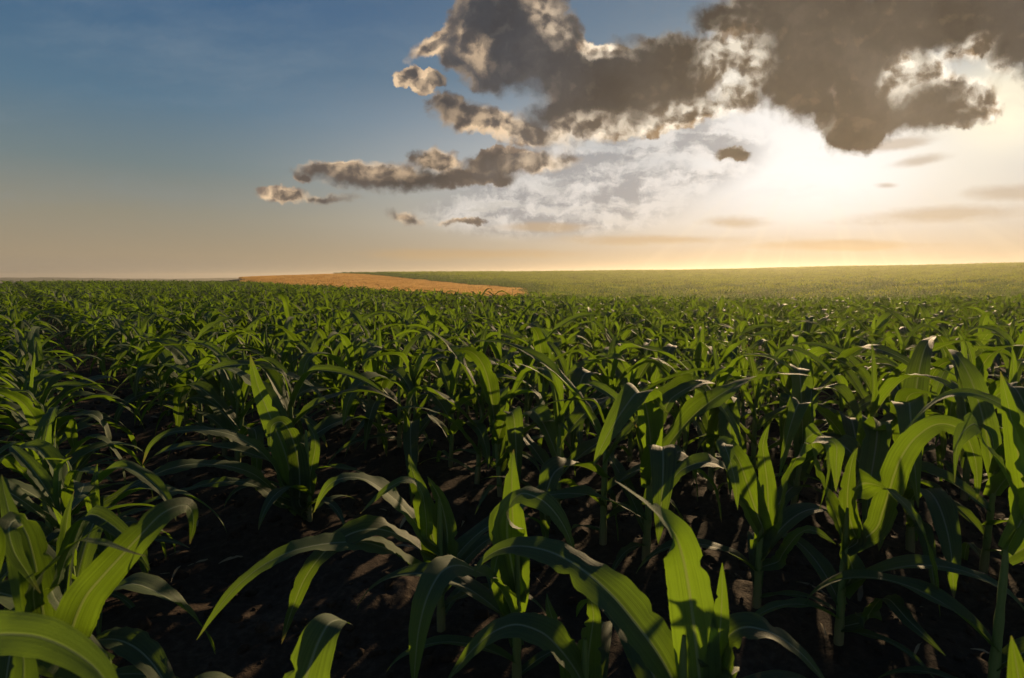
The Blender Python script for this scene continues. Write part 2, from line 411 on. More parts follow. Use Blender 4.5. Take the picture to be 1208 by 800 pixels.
# ------------------------------------------------------------------ corn
def leaf_mat(name, top, under, thru, gloss=1.0):
    m, g = new_mat(name)
    uv = g.n('ShaderNodeUVMap'); uv.uv_map = 'UVMap'
    sx = g.n('ShaderNodeSeparateXYZ'); g.link(uv.outputs[0], sx.inputs[0])
    u, v = sx.outputs[0], sx.outputs[1]
    rnd = g.n('ShaderNodeObjectInfo').outputs['Random']
    pos = g.n('ShaderNodeTexCoord').outputs['Object']
    # parallel veins run the length of the blade
    cb = g.n('ShaderNodeCombineXYZ'); g.link(g.m('MULTIPLY', u, 26.0), cb.inputs[0]); g.link(g.m('MULTIPLY', v, 1.6), cb.inputs[1]); g.link(g.m('MULTIPLY', rnd, 17.0), cb.inputs[2])
    vein = g.noise(cb.outputs[0], 1.0, 3, 0.6)
    fine = g.m('SINE', g.m('MULTIPLY', u, 190.0))
    blot = g.noise(pos, 9.0, 4, 0.6)
    mid = g.step(g.m('ABSOLUTE', g.m('SUBTRACT', u, 0.5)), 0.018, 0.045, 1.0, 0.0)
    edge = g.step(g.m('ABSOLUTE', g.m('SUBTRACT', u, 0.5)), 0.46, 0.5)
    stripe = g.step(g.m('ADD', fine, g.m('MULTIPLY', g.m('SUBTRACT', vein, 0.5), 3.0)), 0.2, 1.2, 0.0, 0.30)
    tip = g.step(g.m('ADD', v, g.m('MULTIPLY', g.m('SUBTRACT', blot, 0.5), 0.40)), 0.955, 1.06)
    var = g.m('ADD', g.m('MULTIPLY', g.m('SUBTRACT', vein, 0.5), 2.0), g.m('ADD', g.m('MULTIPLY', g.m('SUBTRACT', blot, 0.5), 1.0), g.m('MULTIPLY', g.m('SUBTRACT', rnd, 0.5), 0.7)))
    f = g.m('ADD', 0.5, var, clamp=True)
    sc_ = lambda c, k: tuple(x * k for x in c)
    ct = g.mix(f, sc_(top, 0.68), sc_(top, 1.45))
    cu = g.mix(f, sc_(under, 0.75), sc_(under, 1.35))
    cth = g.mix(f, sc_(thru, 0.62), sc_(thru, 1.3))
    back = g.n('ShaderNodeNewGeometry').outputs['Backfacing']
    col = g.mix(back, ct, cu)
    col = g.mix(g.m('MULTIPLY', mid, 0.88), col, (0.34, 0.40, 0.24))
    col = g.mix(stripe, col, (0.11, 0.15, 0.055))
    cth = g.mix(stripe, cth, (0.10, 0.17, 0.010))
    col = g.mix(g.m('MULTIPLY', edge, 0.35), col, (0.26, 0.27, 0.08))
    col = g.mix(tip, col, (0.24, 0.19, 0.08))
    cth = g.mix(g.m('MULTIPLY', mid, 0.6), cth, (0.22, 0.26, 0.06))
    cth = g.mix(tip, cth, (0.24, 0.18, 0.05))
    bs = g.n('ShaderNodeBsdfPrincipled'); g.link(col, bs.inputs['Base Color'])
    g.link(g.lin(f, 0, 1, 0.56, 0.74), bs.inputs['Roughness'])
    bs.inputs['Specular IOR Level'].default_value = 0.5 * gloss
    tr = g.n('ShaderNodeBsdfTranslucent'); g.link(cth, tr.inputs[0])
    bp = g.n('ShaderNodeBump'); bp.inputs['Strength'].default_value = 0.4; bp.inputs['Distance'].default_value = 0.002
    g.link(g.m('ADD', vein, g.m('ADD', g.m('MULTIPLY', fine, 0.18), g.m('MULTIPLY', mid, -1.2))), bp.inputs['Height'])
    g.link(bp.outputs[0], bs.inputs['Normal']); g.link(bp.outputs[0], tr.inputs['Normal'])
    ad = g.n('ShaderNodeMixShader'); ad.inputs[0].default_value = 0.5
    g.link(bs.outputs[0], ad.inputs[1]); g.link(tr.outputs[0], ad.inputs[2])
    o = g.n('ShaderNodeOutputMaterial'); g.link(ad.outputs[0], o.inputs[0])
    return m


def stalk_mat():
    m, g = new_mat('stalk')
    pos = g.n('ShaderNodeTexCoord').outputs['Object']
    mp = g.n('ShaderNodeMapping'); g.link(pos, mp.inputs[0]); mp.inputs['Scale'].default_value = (1, 1, 0.12)
    a = g.noise(mp.outputs[0], 120, 3, 0.6)
    sx = g.n('ShaderNodeSeparateXYZ'); g.link(pos, sx.inputs[0])
    low = g.step(sx.outputs[2], 0.16, 0.0)
    col = g.mix(a, (0.10, 0.16, 0.035), (0.22, 0.28, 0.08))
    col = g.mix(g.m('MULTIPLY', low, 0.6), col, (0.20, 0.13, 0.09))
    bs = g.n('ShaderNodeBsdfPrincipled'); g.link(col, bs.inputs['Base Color']); bs.inputs['Roughness'].default_value = 0.5
    o = g.n('ShaderNodeOutputMaterial'); g.link(bs.outputs[0], o.inputs[0])
    return m


M_LEAF = leaf_mat('corn_leaf', (0.056, 0.090, 0.038), (0.062, 0.094, 0.046), (0.172, 0.282, 0.010))
M_STALK = stalk_mat()


def norm(a): return a / np.maximum(np.linalg.norm(a, axis=-1, keepdims=True), 1e-9)


def blade(cen, W, nu, npref, rnd, fold=0.45, ruffle=0.14, base=0.55, twist=0.0, bites=0):
    'leaf sheet along the centre line CEN (n x 3); NPREF gives the side its upper face looks to'
    n = len(cen)
    seg = np.linalg.norm(np.diff(cen, axis=0), axis=1); s = np.concatenate([[0], np.cumsum(seg)]); t = s / s[-1]
    T = norm(np.gradient(cen, axis=0))
    S = norm(np.cross(T, npref)); N = np.cross(S, T)
    if twist is not None:
        tw = (twist if np.ndim(twist) else twist * t ** 1.5)
        c, sn = np.cos(tw)[:, None], np.sin(tw)[:, None] if np.ndim(tw) else None
        S, N = S * c + N * sn, N * c - S * sn
    w = W * (base + (1 - base) * np.sin(np.minimum(t / 0.38, 1) * math.pi / 2)) * np.clip(1 - t ** 2.3, 0, 1) ** 0.85
    w = np.maximum(w, 0.0012) * 0.5
    u = np.linspace(-1, 1, nu)
    fo = fold * (1 - 0.65 * t) * (0.75 + 0.5 * rnd.random())
    k = s[-1] / W
    f1, f2 = rnd.uniform(0.25, 0.42) * k, rnd.uniform(0.5, 0.8) * k
    p = rnd.uniform(0, 6.28, 4)
    env = np.sin(np.clip(t * 1.1, 0, 1) * math.pi) ** 0.6
    rl = ruffle * env * (np.sin(f1 * 6.28 * t + p[0]) + 0.5 * np.sin(f2 * 6.28 * t + p[1]))
    rr_ = ruffle * env * (np.sin(f1 * 6.28 * t * 1.07 + p[2]) + 0.5 * np.sin(f2 * 6.28 * t * .93 + p[3]))
    au = np.abs(u)[None, :]
    side = np.where(u[None, :] < 0, rl[:, None], rr_[:, None])
    lift = au * np.sin(fo)[:, None] + side * au ** 1.6
    lift = lift - 0.35 * au ** 3 * np.sin(fo)[:, None]
    across = u[None, :] * np.cos(fo)[:, None] * (1 - 0.06 * au)
    if bites:
        # fine waves of the margin, and places where insects and wind have nibbled or torn it
        fw = rnd.uniform(1.6, 2.6) * k
        lift = lift + 0.05 * env[:, None] * au ** 4 * np.sin(fw * 6.28 * t[:, None] + np.where(u[None, :] < 0, p[0], p[2]))
        for sd in (-1, 1):
            cut = np.zeros(n)
            for _ in range(rnd.poisson(bites)):
                cut = np.maximum(cut, rnd.uniform(.12, .55) * np.exp(-((t - rnd.uniform(.15, .95)) / rnd.uniform(.006, .022)) ** 2))
            cut = cut + 0.012 * rnd.normal(0, 1, n) * env
            across = np.where((u[None, :] * sd) > 0, across * (1 - cut[:, None] * au ** 2), across)
    P = cen[:, None, :] + S[:, None, :] * (across * w[:, None])[..., None] + N[:, None, :] * (lift * w[:, None])[..., None]
    uv = np.stack(np.broadcast_arrays((u[None, :] + 1) / 2, t[:, None]), -1)
    return P.reshape(-1, 3), grid_faces(n, nu)[:, ::-1], uv.reshape(-1, 2)


def arch(base, phi, th0, bend, L, n, rnd, kink=None, wind=0.0, drift=0.0):
    'centre line of a leaf that rises at TH0 from the vertical and bends over by BEND'
    t = np.linspace(0, 1, n)
    th = th0 + bend * (0.25 * t + 0.75 * t ** rnd.uniform(1.5, 2.3))
    if kink: th = th + kink[1] * ss(t, kink[0] - 0.05, kink[0] + 0.06)
    th = np.minimum(th, R(174)); ph = phi + drift * t ** 2
    d = np.stack([np.sin(th) * np.cos(ph), np.sin(th) * np.sin(ph), np.cos(th)], -1)
    d = d + np.array([-wind, -0.15 * wind, 0]) * (t ** 1.2)[:, None]; d = norm(d)
    c = np.zeros((n, 3)); c[1:] = np.cumsum((d[1:] + d[:-1]) / 2, 0) * (L / (n - 1))
    npref = np.stack([-np.cos(th) * np.cos(ph), -np.cos(th) * np.sin(ph), np.sin(th)], -1)
    return c + base, npref


def tube(c, rad, k=8):
    n = len(c); T = norm(np.gradient(c, axis=0))
    A = norm(np.cross(T, np.array([0.3, 1, 0.1]))); B = np.cross(T, A)
    a = np.linspace(0, 2 * math.pi, k, endpoint=False)
    P = c[:, None, :] + rad[:, None, None] * (A[:, None, :] * np.cos(a)[None, :, None] + B[:, None, :] * np.sin(a)[None, :, None])
    f = []
    for i in range(n - 1):
        for j in range(k):
            f.append((i * k + j, i * k + (j + 1) % k, (i + 1) * k + (j + 1) % k, (i + 1) * k + j))
    return P.reshape(-1, 3), np.array(f)


def stalk_shape(H, rnd, k=8, lean=(0, 0), r0=0.0125):
    n = 14; t = np.linspace(0, 1, n)
    c = np.stack([lean[0] * t ** 1.5, lean[1] * t ** 1.5, -0.03 + (H + 0.03) * t], -1)
    rad = r0 * (1.12 - 0.62 * t) * (1 + 0.10 * np.cos(t * 2 * math.pi * 5))
    rad[-1] *= 0.5
    P, f = tube(c, rad, k)
    uv = np.zeros((len(P), 2)); uv[:, 1] = np.repeat(t, k)
    return P, f, uv


LZ = [.055, .09, .135, .18, .235, .285, .325, .36, .385]
LL = [.30, .42, .52, .58, .63, .62, .56, .44, .27]
LW = [.040, .056, .076, .094, .106, .106, .096, .075, .044]
LT = [60, 54, 48, 42, 37, 31, 23, 14, 6]
LB = [80, 95, 110, 122, 126, 122, 114, 92, 34]


def plant_parts(seed, ns=26, nu=7, k=8, count=9, wind=0.12):
    'shapes of one plant: the stalk, then each leaf'
    rnd = np.random.default_rng(seed)
    lean = rnd.normal(0, 0.012, 2)
    out = [('stalk',) + stalk_shape(0.40, rnd, k, lean)]
    plane = 0.0
    for i in range(9 - count, 9):
        ph = plane + (math.pi if i % 2 else 0) + rnd.normal(0, 0.45)
        L = LL[i] * rnd.uniform(.80, 1.18); W = LW[i] * rnd.uniform(.9, 1.12)
        th = R(max(1, LT[i] + rnd.normal(0, 6))); bend = R(LB[i] * rnd.uniform(.6, 1.3))
        kink = (rnd.uniform(.32, .62), R(rnd.uniform(30, 70))) if rnd.random() < (0.70 if 4 <= i <= 7 else 0.3) else None
        tz = LZ[i] / .4
        b = np.array([lean[0] * tz ** 1.5, lean[1] * tz ** 1.5, LZ[i]])
        c, npf = arch(b, ph, th, bend, L, ns, rnd, kink, wind * rnd.uniform(.3, 1.6), rnd.normal(0, .45))
        out.append(('leaf',) + blade(c, W, nu, npf, rnd, fold=0.5 if i < 6 else 0.8, ruffle=rnd.uniform(.12, .27) if i < 7 else .06, twist=rnd.normal(0, .45), bites=1.3 if ns >= 20 else 0))
    return out


def joined(parts):
    V, F, U, k = [], [], [], 0
    for _, v, f, uv in parts:
        V.append(v); F.append(f + k); U.append(uv); k += len(v)
    return np.concatenate(V), np.concatenate(F), np.concatenate(U)


def add_plant(parts, name='corn_plant'):
    e = bpy.data.objects.new(name, None); C.objects.link(e)
    e.empty_display_size = 0.1
    for nm, v, f, uv in parts:
        mesh_obj(nm, v, f, M_STALK if nm == 'stalk' else M_LEAF, e, uv)
    return e


def copy_plant(src):
    e = src.copy(); C.objects.link(e)
    for ch in src.children:
        c = ch.copy(); C.objects.link(c); c.parent = e
    return e
# ------------------------------------------------------------------ the plants nearest the eye, leaf by leaf
def smooth_path(pts, n):
    p = np.asarray(pts, float)
    p = np.vstack([2 * p[0] - p[1], p, 2 * p[-1] - p[-2]])
    seg = np.linalg.norm(np.diff(p[1:-1], axis=0), axis=1); s = np.concatenate([[0], np.cumsum(seg)])
    out = []
    for q in np.linspace(0, s[-1], n):
        i = min(np.searchsorted(s, q, side='right') - 1, len(seg) - 1)
        t = (q - s[i]) / seg[i]; a, b, c, d = p[i], p[i + 1], p[i + 2], p[i + 3]
        out.append(0.5 * (2 * b + (c - a) * t + (2 * a - 5 * b + 4 * c - d) * t * t + (3 * b - a - 3 * c + d) * t ** 3))
    return np.array(out)


EYE = np.array([0, 0, CAM_H])


def hero(base, top_z, leaves, label, seed, extra=4, r0=0.0125):
    rnd = np.random.default_rng(seed)
    bx, by = base
    bz = float(terrain(np.array([bx]), np.array([by]))[0])
    org = np.array([bx, by, bz])
    parts = [('stalk',) + stalk_shape(top_z, rnd, 10, r0=r0)]
    for pts, W, face in leaves:
        c = smooth_path([at(*p) for p in pts], 34)
        # the foot of every leaf wraps the stalk
        foot = c[0].copy(); zf = min(max(foot[2] - bz, 0.05), top_z * 0.97)
        c[0] = [bx, by, bz + zf]
        c = smooth_path(c[[0] + list(range(3, 34, 3))], 64)
        t = np.linspace(0, 1, 64)
        side = face if isinstance(face, tuple) else None
        if side: face = .9
        fc = np.interp(t, np.linspace(0, 1, len(face)), face) if isinstance(face, (list, tuple)) else np.full(64, face if face >= .7 else min(face, .28))
        tc = norm(EYE - c)
        npf = norm(np.array([0, 0, 1.0]) * (1 - np.abs(fc))[:, None] + tc * fc[:, None])
        if side: npf = norm(np.tile(np.array(side), (64, 1)))
        parts.append(('leaf',) + blade(c - org, W * (1.12 if isinstance(face, list) or face >= .7 else 1.45 if face > .15 else 1.0), 11, npf, rnd, fold=0.25, ruffle=0.19, twist=rnd.normal(0, .12), bites=2.2))
    # the short lower leaves near the soil
    for i in range(extra):
        ph = rnd.uniform(0, 6.28)
        c, npf = arch(np.array([0, 0, LZ[i]]), ph, R(LT[i]), R(LB[i]), LL[i] * .85, 22, rnd, None, .05)
        parts.append(('leaf',) + blade(c, LW[i], 9, npf, rnd, fold=.5))
    e = add_plant(parts)
    e.location = org
    tag(e, label, 'corn plant', 'corn plants of the field')
    return e


HEROES = [
    ((-0.56, 0.56), .46, [
        ([(-85, 820, .56), (-75, 760, .55), (-25, 750, .52), (40, 750, .50), (92, 772, .49), (128, 808, .48), (150, 870, .48)], .062, .8),
        ([(-40, 960, .57), (10, 870, .57), (28, 800, .57), (22, 730, .58)], .046, 1.0),
        ([(-70, 800, .70), (-34, 700, .70), (-8, 640, .68), (-20, 598, .66)], .075, .95)],
     'nearest corn plant, its broad yellow green leaf arching close to the lens', 1),
    ((-0.67, 0.88), .42, [
        ([(70, 800, .88), (95, 715, .86), (135, 665, .86), (175, 622, .88), (205, 597, .92), (228, 602, .95), (224, 642, .96)], .062, (.62, -.5, .6)),
        ([(55, 760, .88), (40, 695, .86), (80, 648, .84), (130, 614, .82), (172, 594, .80)], .030, .12),
        ([(60, 720, .88), (85, 645, .85), (120, 640, .82), (150, 650, .80), (172, 656, .79)], .028, .15),
        ([(60, 780, .88), (38, 650, .87), (18, 612, .86), (12, 640, .83), (48, 700, .82)], .052, .75),
        ([(60, 800, .88), (20, 640, .92), (5, 580, .96), (2, 560, .98)], .05, .8)],
     'corn plant with a bluish pale ribbed leaf whose tip hooks downwards over bare soil', 2),
    ((-0.85, 2.29), .42, [
        ([(352, 610, 2.29), (338, 540, 2.29), (318, 490, 2.30), (304, 455, 2.30), (295, 418, 2.30)], .105, 1.0),
        ([(354, 610, 2.27), (352, 545, 2.26), (338, 503, 2.24), (322, 500, 2.20), (318, 535, 2.17)], .085, .8),
        ([(345, 590, 2.29), (315, 540, 2.20), (270, 512, 2.10), (215, 508, 2.00), (182, 520, 1.95), (168, 548, 1.93)], .062, .35),
        ([(345, 600, 2.29), (300, 560, 2.20), (250, 548, 2.10), (200, 553, 2.00), (130, 588, 1.90), (72, 628, 1.80)], .062, .4),
        ([(345, 605, 2.29), (300, 572, 2.25), (250, 570, 2.20), (185, 588, 2.15), (140, 602, 2.10)], .045, .3),
        ([(358, 610, 2.29), (366, 560, 2.30), (372, 520, 2.32), (360, 495, 2.36)], .06, .7),
        ([(356, 615, 2.29), (362, 600, 2.27), (380, 588, 2.22), (402, 600, 2.20)], .04, .4)],
     'corn plant with a tall upright sunlit whorl and long leaves swept across the bare soil', 3),
    ((-0.207, 1.56), .42, [
        ([(515, 690, 1.56), (512, 640, 1.56), (498, 590, 1.55), (487, 556, 1.55), (482, 536, 1.56)], .078, 1.0),
        ([(518, 690, 1.56), (528, 640, 1.57), (520, 592, 1.58), (504, 562, 1.56)], .066, .9),
        ([(510, 650, 1.56), (480, 603, 1.53), (440, 570, 1.48), (410, 563, 1.45), (386, 574, 1.43), (370, 605, 1.42)], .064, .42),
        ([(508, 660, 1.56), (480, 636, 1.50), (440, 624, 1.45), (400, 637, 1.40), (366, 672, 1.36), (346, 715, 1.34), (332, 760, 1.33)], .064, .45),
        ([(505, 680, 1.56), (450, 645, 1.45), (400, 640, 1.38), (340, 652, 1.30), (290, 682, 1.25), (252, 725, 1.20), (232, 755, 1.18)], .060, .42),
        ([(506, 650, 1.55), (498, 582, 1.53), (480, 566, 1.50), (450, 582, 1.45), (425, 606, 1.42)], .032, .3)],
     'corn plant with a bright folded centre leaf and three leaves arching over dark soil', 4),
    ((0.012, 1.32), .42, [
        ([(612, 720, 1.32), (607, 650, 1.33), (604, 590, 1.34), (604, 548, 1.35), (606, 530, 1.37)], .074, 1.0),
        ([(612, 710, 1.32), (598, 625, 1.30), (610, 584, 1.27), (642, 592, 1.24), (666, 622, 1.22), (678, 655, 1.21)], .070, .55),
        ([(612, 745, 1.32), (590, 695, 1.25), (562, 674, 1.18), (530, 668, 1.12), (506, 700, 1.05), (493, 750, 1.02), (488, 815, 1.00)], .070, .6),
        ([(612, 740, 1.32), (592, 690, 1.31), (588, 655, 1.30), (580, 690, 1.26)], .055, .9)],
     'corn plant with an upright bluish square topped leaf, standing between two broad arching leaves', 5),
    ((0.313, 0.97), .40, [
        ([(830, 860, .97), (824, 790, .97), (815, 710, .97), (804, 652, .96), (790, 622, .93), (760, 592, .88), (725, 567, .83)], .086, [1, 1, 1, .95, .6, .3, .3]),
        ([(836, 860, .97), (846, 780, .96), (851, 720, .95), (852, 664, .95)], .046, .8),
        ([(838, 810, .97), (862, 748, .95), (900, 743, .93), (942, 768, .90), (985, 818, .88)], .058, .45),
        ([(815, 870, .97), (792, 800, .97), (757, 745, .99), (707, 688, 1.03), (652, 652, 1.08), (602, 645, 1.12), (570, 660, 1.14), (556, 680, 1.15)], .078, .5)],
     'corn plant with a glowing translucent upright leaf crossed by a curved shadow', 6),
    ((0.14, 1.02), .36, [
        ([(712, 880, 1.02), (684, 800, 1.0), (640, 747, 1.0), (600, 738, 1.0), (562, 762, 1.0), (524, 808, 1.0)], .062, .5),
        ([(692, 870, 1.04), (694, 780, 1.05), (700, 722, 1.06), (690, 692, 1.07)], .062, 1.0),
        ([(690, 870, 1.04), (672, 780, 1.05), (650, 725, 1.06), (645, 700, 1.08)], .055, .9)],
     'corn plant half hidden under the long arching leaf, one sunlit leaf drooping over the soil', 7),
    ((0.92, 1.5), .42, [
        ([(1020, 650, 1.5), (1042, 602, 1.5), (1053, 566, 1.48), (1064, 538, 1.46), (1092, 506, 1.43), (1128, 502, 1.40), (1150, 540, 1.38), (1153, 592, 1.37)], .070, .75),
        ([(1018, 650, 1.5), (1006, 600, 1.48), (1014, 572, 1.45), (1042, 575, 1.40), (1075, 604, 1.36), (1100, 660, 1.34), (1109, 728, 1.33)], .088, (.62, -.5, .45)),
        ([(1015, 650, 1.5), (1000, 600, 1.5), (1004, 548, 1.5), (1012, 528, 1.5)], .052, .9),
        ([(1015, 740, 1.5), (1042, 706, 1.40), (1072, 732, 1.30), (1116, 774, 1.25)], .052, .45),
        ([(1012, 700, 1.5), (990, 620, 1.5), (966, 560, 1.48), (960, 520, 1.45), (984, 521, 1.42), (986, 580, 1.40)], .070, .6)],
     'corn plant with a glowing folded leaf above a big dark drooping leaf', 8),
    ((0.762, 1.67), .42, [
        ([(910, 640, 1.67), (926, 570, 1.66), (946, 530, 1.65), (957, 512, 1.60), (976, 516, 1.55), (976, 560, 1.50), (966, 604, 1.50)], .080, (.65, -.5, .4)),
        ([(908, 640, 1.67), (905, 570, 1.67), (900, 525, 1.67), (908, 500, 1.67)], .058, .9),
        ([(908, 650, 1.67), (886, 585, 1.65), (872, 545, 1.60), (855, 524, 1.50), (866, 560, 1.40), (870, 602, 1.38)], .072, .7),
        ([(905, 650, 1.67), (870, 572, 1.67), (840, 546, 1.65), (802, 556, 1.60), (780, 592, 1.55)], .070, .5),
        ([(912, 670, 1.67), (940, 632, 1.64), (960, 626, 1.60), (986, 642, 1.55)], .045, .4)],
     'corn plant with a bare dark stalk, forked top leaves and one bent silvery leaf', 9),
    ((1.13, 1.24), .44, [
        ([(1230, 600, 1.2), (1197, 492, 1.25), (1142, 464, 1.30), (1102, 474, 1.35), (1064, 512, 1.40)], .050, .3),
        ([(1215, 640, 1.24), (1190, 570, 1.24), (1160, 520, 1.22), (1150, 500, 1.2), (1130, 520, 1.15), (1126, 570, 1.12)], .07, (.5, -.5, .6)),
        ([(1218, 660, 1.24), (1205, 560, 1.24), (1192, 490, 1.24), (1180, 438, 1.25)], .06, .9)],
     'corn plant at the frame edge with one long thin leaf arching above its neighbours', 10),
    ((-0.30, 0.76), .36, [
        ([(330, 930, .80), (352, 830, .84), (378, 752, .88), (396, 732, .92), (416, 737, .97)], .078, .65),
        ([(320, 930, .78), (290, 840, .78), (250, 800, .76), (215, 815, .74)], .05, .5)],
     'low corn plant at the frame foot showing one broad dusty sunlit leaf end', 11),
    ((0.585, 0.65), .36, [
        ([(1215, 920, .65), (1206, 830, .65), (1193, 750, .65)], .046, .95),
        ([(1225, 920, .65), (1228, 830, .65), (1240, 780, .64)], .046, .95)],
     'corn plant of which a single bright upright leaf tip shows at the frame foot', 12),
]
heroes = [hero(*h) for h in HEROES]

# ------------------------------------------------------------------ rows: 300 plants one by one, the rest of the field as one mass
NVAR = 14
protos = [add_plant(plant_parts(100 + i)) for i in range(NVAR)]
ORD = 'first second third fourth fifth sixth seventh eighth ninth tenth eleventh twelfth thirteenth fourteenth fifteenth sixteenth seventeenth eighteenth nineteenth twentieth'.split()


def near_limit(az):
    X = 604 + FPX * np.tan(np.clip(az, -1.05, 1.05))
    return np.interp(X, [-600, 0, 285, 300, 400, 500, 600, 700, 1208, 1700], [105, 105, 98, 84, 52, 36, 30, 34, 40, 40])


spots = []
for k in range(-70, 120):
    q0 = ROW0 + ROWGAP * k
    s = np.arange(-90, 130, 0.215) + rng.uniform(-.06, .06, len(np.arange(-90, 130, 0.215)))
    q = q0 + rng.normal(0, .022, len(s))
    x = RN[0] * q + RD[0] * s; y = RN[1] * q + RD[1] * s
    r = np.hypot(x, y); a = np.arctan2(x, y)
    ok = (y > 0.5) & (np.abs(a) < R(60)) & (r < near_limit(a)) & (rng.random(len(s)) > 0.035)
    if k < 0: ok &= r > 1.6
    if k == 0: ok &= s > 1.5
    if k == 1: ok &= s > 2.55
    if k == 2: ok &= s > 0.95
    if k >= 3: ok &= r > 1.9
    for i in np.nonzero(ok)[0]: spots.append((r[i], k, s[i], x[i], y[i]))
spots.sort()
sp = np.array(spots)
gzs = terrain(sp[:, 3], sp[:, 4])


def in_frame(x, y, z, m=0.0):
    cp, sn = math.cos(PITCH), math.sin(PITCH)
    h = z + 0.38 - CAM_H
    dep = y * cp - h * sn; up = y * sn + h * cp
    return dep > 0.1 and abs(x / dep * FPX) < 604 + m and abs(up / dep * FPX) < 400 + m


N_THINGS = 300 - len(heroes)
chosen = [i for i in range(len(sp)) if in_frame(sp[i, 3], sp[i, 4], gzs[i])][:N_THINGS]
chosen_set = set(chosen)
used = [False] * NVAR
order = {}
for i in chosen: order.setdefault(int(sp[i, 1]), []).append(i)
ks = sorted(order)
for k in ks: order[k].sort(key=lambda i: sp[i, 2])        # counted from the end nearest the camera
for i in chosen:
    r, k, s, x, y = sp[i]; k = int(k)
    v = int(rng.integers(NVAR))
    e = protos[v] if not used[v] else copy_plant(protos[v])
    used[v] = True
    e.location = (x, y, gzs[i])
    sc_ = (rng.uniform(.98, 1.2) if r < 4 else rng.uniform(.84, 1.1)) * (1.12 if rng.random() < .05 else 1) * ((.74 if r < 3.2 else .86 if r < 7 else 1) if k == 0 else 1)
    e.scale = (sc_ * rng.uniform(.95, 1.05),) * 2 + (sc_ * 1.02,)
    e.rotation_euler = (rng.normal(0, .05), rng.normal(-.04, .05), rng.uniform(0, 6.28))
    row = ks.index(k); n = order[k].index(i)
    if row < len(ORD) and n < len(ORD) and r < 4.2:
        tag(e, f'{ORD[n]} plain green corn plant along the {ORD[row]} row, counted from the near end', 'corn plant', 'corn plants of the field')
    else:
        tag(e, f'leafy green corn plant farther along the {ORD[row]} row, its leaves meshing with neighbours', 'corn plant',
            f'corn plants farther along the {ORD[row]} row')
for v in range(NVAR):
    if not used[v]:
        for ch in list(protos[v].children): bpy.data.objects.remove(ch)
        bpy.data.objects.remove(protos[v])


# ------------------------------------------------------------------ masses of plants, set out on points by geometry nodes
def scatter(name, pts, rot, scl, idx, coll, mat):
    me = bpy.data.meshes.new(name)
    me.vertices.add(len(pts)); me.vertices.foreach_set('co', np.asarray(pts, np.float32).ravel())
    for nm, ty, dat, key in (('rot', 'FLOAT_VECTOR', rot, 'vector'), ('scl', 'FLOAT', scl, 'value'), ('idx', 'INT', idx, 'value')):
        a = me.attributes.new(nm, ty, 'POINT')
        a.data.foreach_set(key, np.asarray(dat, np.int32 if ty == 'INT' else np.float32).ravel())
    me.materials.append(mat)
    o = bpy.data.objects.new(name, me); C.objects.link(o)
    t = bpy.data.node_groups.new(name, 'GeometryNodeTree'); t.is_modifier = True
    t.interface.new_socket('Geometry', in_out='INPUT', socket_type='NodeSocketGeometry')
    t.interface.new_socket('Geometry', in_out='OUTPUT', socket_type='NodeSocketGeometry')
    gi = t.nodes.new('NodeGroupInput'); go = t.nodes.new('NodeGroupOutput')
    ci = t.nodes.new('GeometryNodeCollectionInfo'); ci.inputs[0].default_value = coll
    ci.inputs['Separate Children'].default_value = True; ci.inputs['Reset Children'].default_value = True
    ip = t.nodes.new('GeometryNodeInstanceOnPoints'); ip.inputs['Pick Instance'].default_value = True
    def at_(nm, ty):
        n = t.nodes.new('GeometryNodeInputNamedAttribute'); n.data_type = ty; n.inputs[0].default_value = nm
        return n.outputs[0]
    L = t.links.new
    L(gi.outputs[0], ip.inputs['Points']); L(ci.outputs[0], ip.inputs['Instance'])
    L(at_('idx', 'INT'), ip.inputs['Instance Index'])
    er = t.nodes.new('FunctionNodeEulerToRotation'); L(at_('rot', 'FLOAT_VECTOR'), er.inputs[0]); L(er.outputs[0], ip.inputs['Rotation'])
    L(at_('scl', 'FLOAT'), ip.inputs['Scale'])
    L(ip.outputs[0], go.inputs[0])
    m = o.modifiers.new('scatter', 'NODES'); m.node_group = t
    return o


def source(coll, name, shape, mat):
    v, f, uv = shape
    o = mesh_obj(name, v, f, mat, None, uv, link=False)
    coll.objects.link(o)


# rest of the near field
c_mid = bpy.data.collections.new('corn_shapes'); c_low = bpy.data.collections.new('far_corn_shapes')
for i in range(12): source(c_mid, 'corn_shape', joined(plant_parts(300 + i, 11, 3, 5, 9, 0.1)), M_LEAF)
for i in range(10): source(c_low, 'small_corn_shape', joined(plant_parts(400 + i, 6, 3, 4, 8, 0.1)), M_LEAF)
rest = np.array([i for i in range(len(sp)) if i not in chosen_set])
for nm, sel, coll, nv in (('corn_field', rest[sp[rest, 0] < 24], c_mid, 12), ('corn_field', rest[sp[rest, 0] >= 24], c_low, 10)):
    n = len(sel)
    pts = np.stack([sp[sel, 3], sp[sel, 4], gzs[sel]], -1)
    rot = np.stack([rng.normal(0, .05, n), rng.normal(-.04, .05, n), rng.uniform(0, 6.28, n)], -1)
    scl = rng.uniform(.80, 1.08, n) * np.where(rng.random(n) < .02, 1.16, 1.0)
    o = scatter(nm, pts, rot, scl, rng.integers(0, nv, n), coll, M_LEAF)
    tag(o, ['mass of green corn continuing the rows up to the near crest', 'corn carrying on over the crest towards the blue hills'][sel is not rest and coll is c_low],
        None, kind='stuff')
    print(nm, n)


# where a sight line meets the land
def land(px, py, lift=0.0, r0=20):
    d = ray(px, py)
    rs = np.linspace(r0, 420, 4000); h = np.hypot(d[0], d[1])
    x, y = d[0] / h * rs, d[1] / h * rs
    hit = np.nonzero(CAM_H + d[2] / h * rs < terrain(x, y) + lift)[0]
    i = hit[0] if len(hit) else -1
    return np.array([x[i], y[i]])


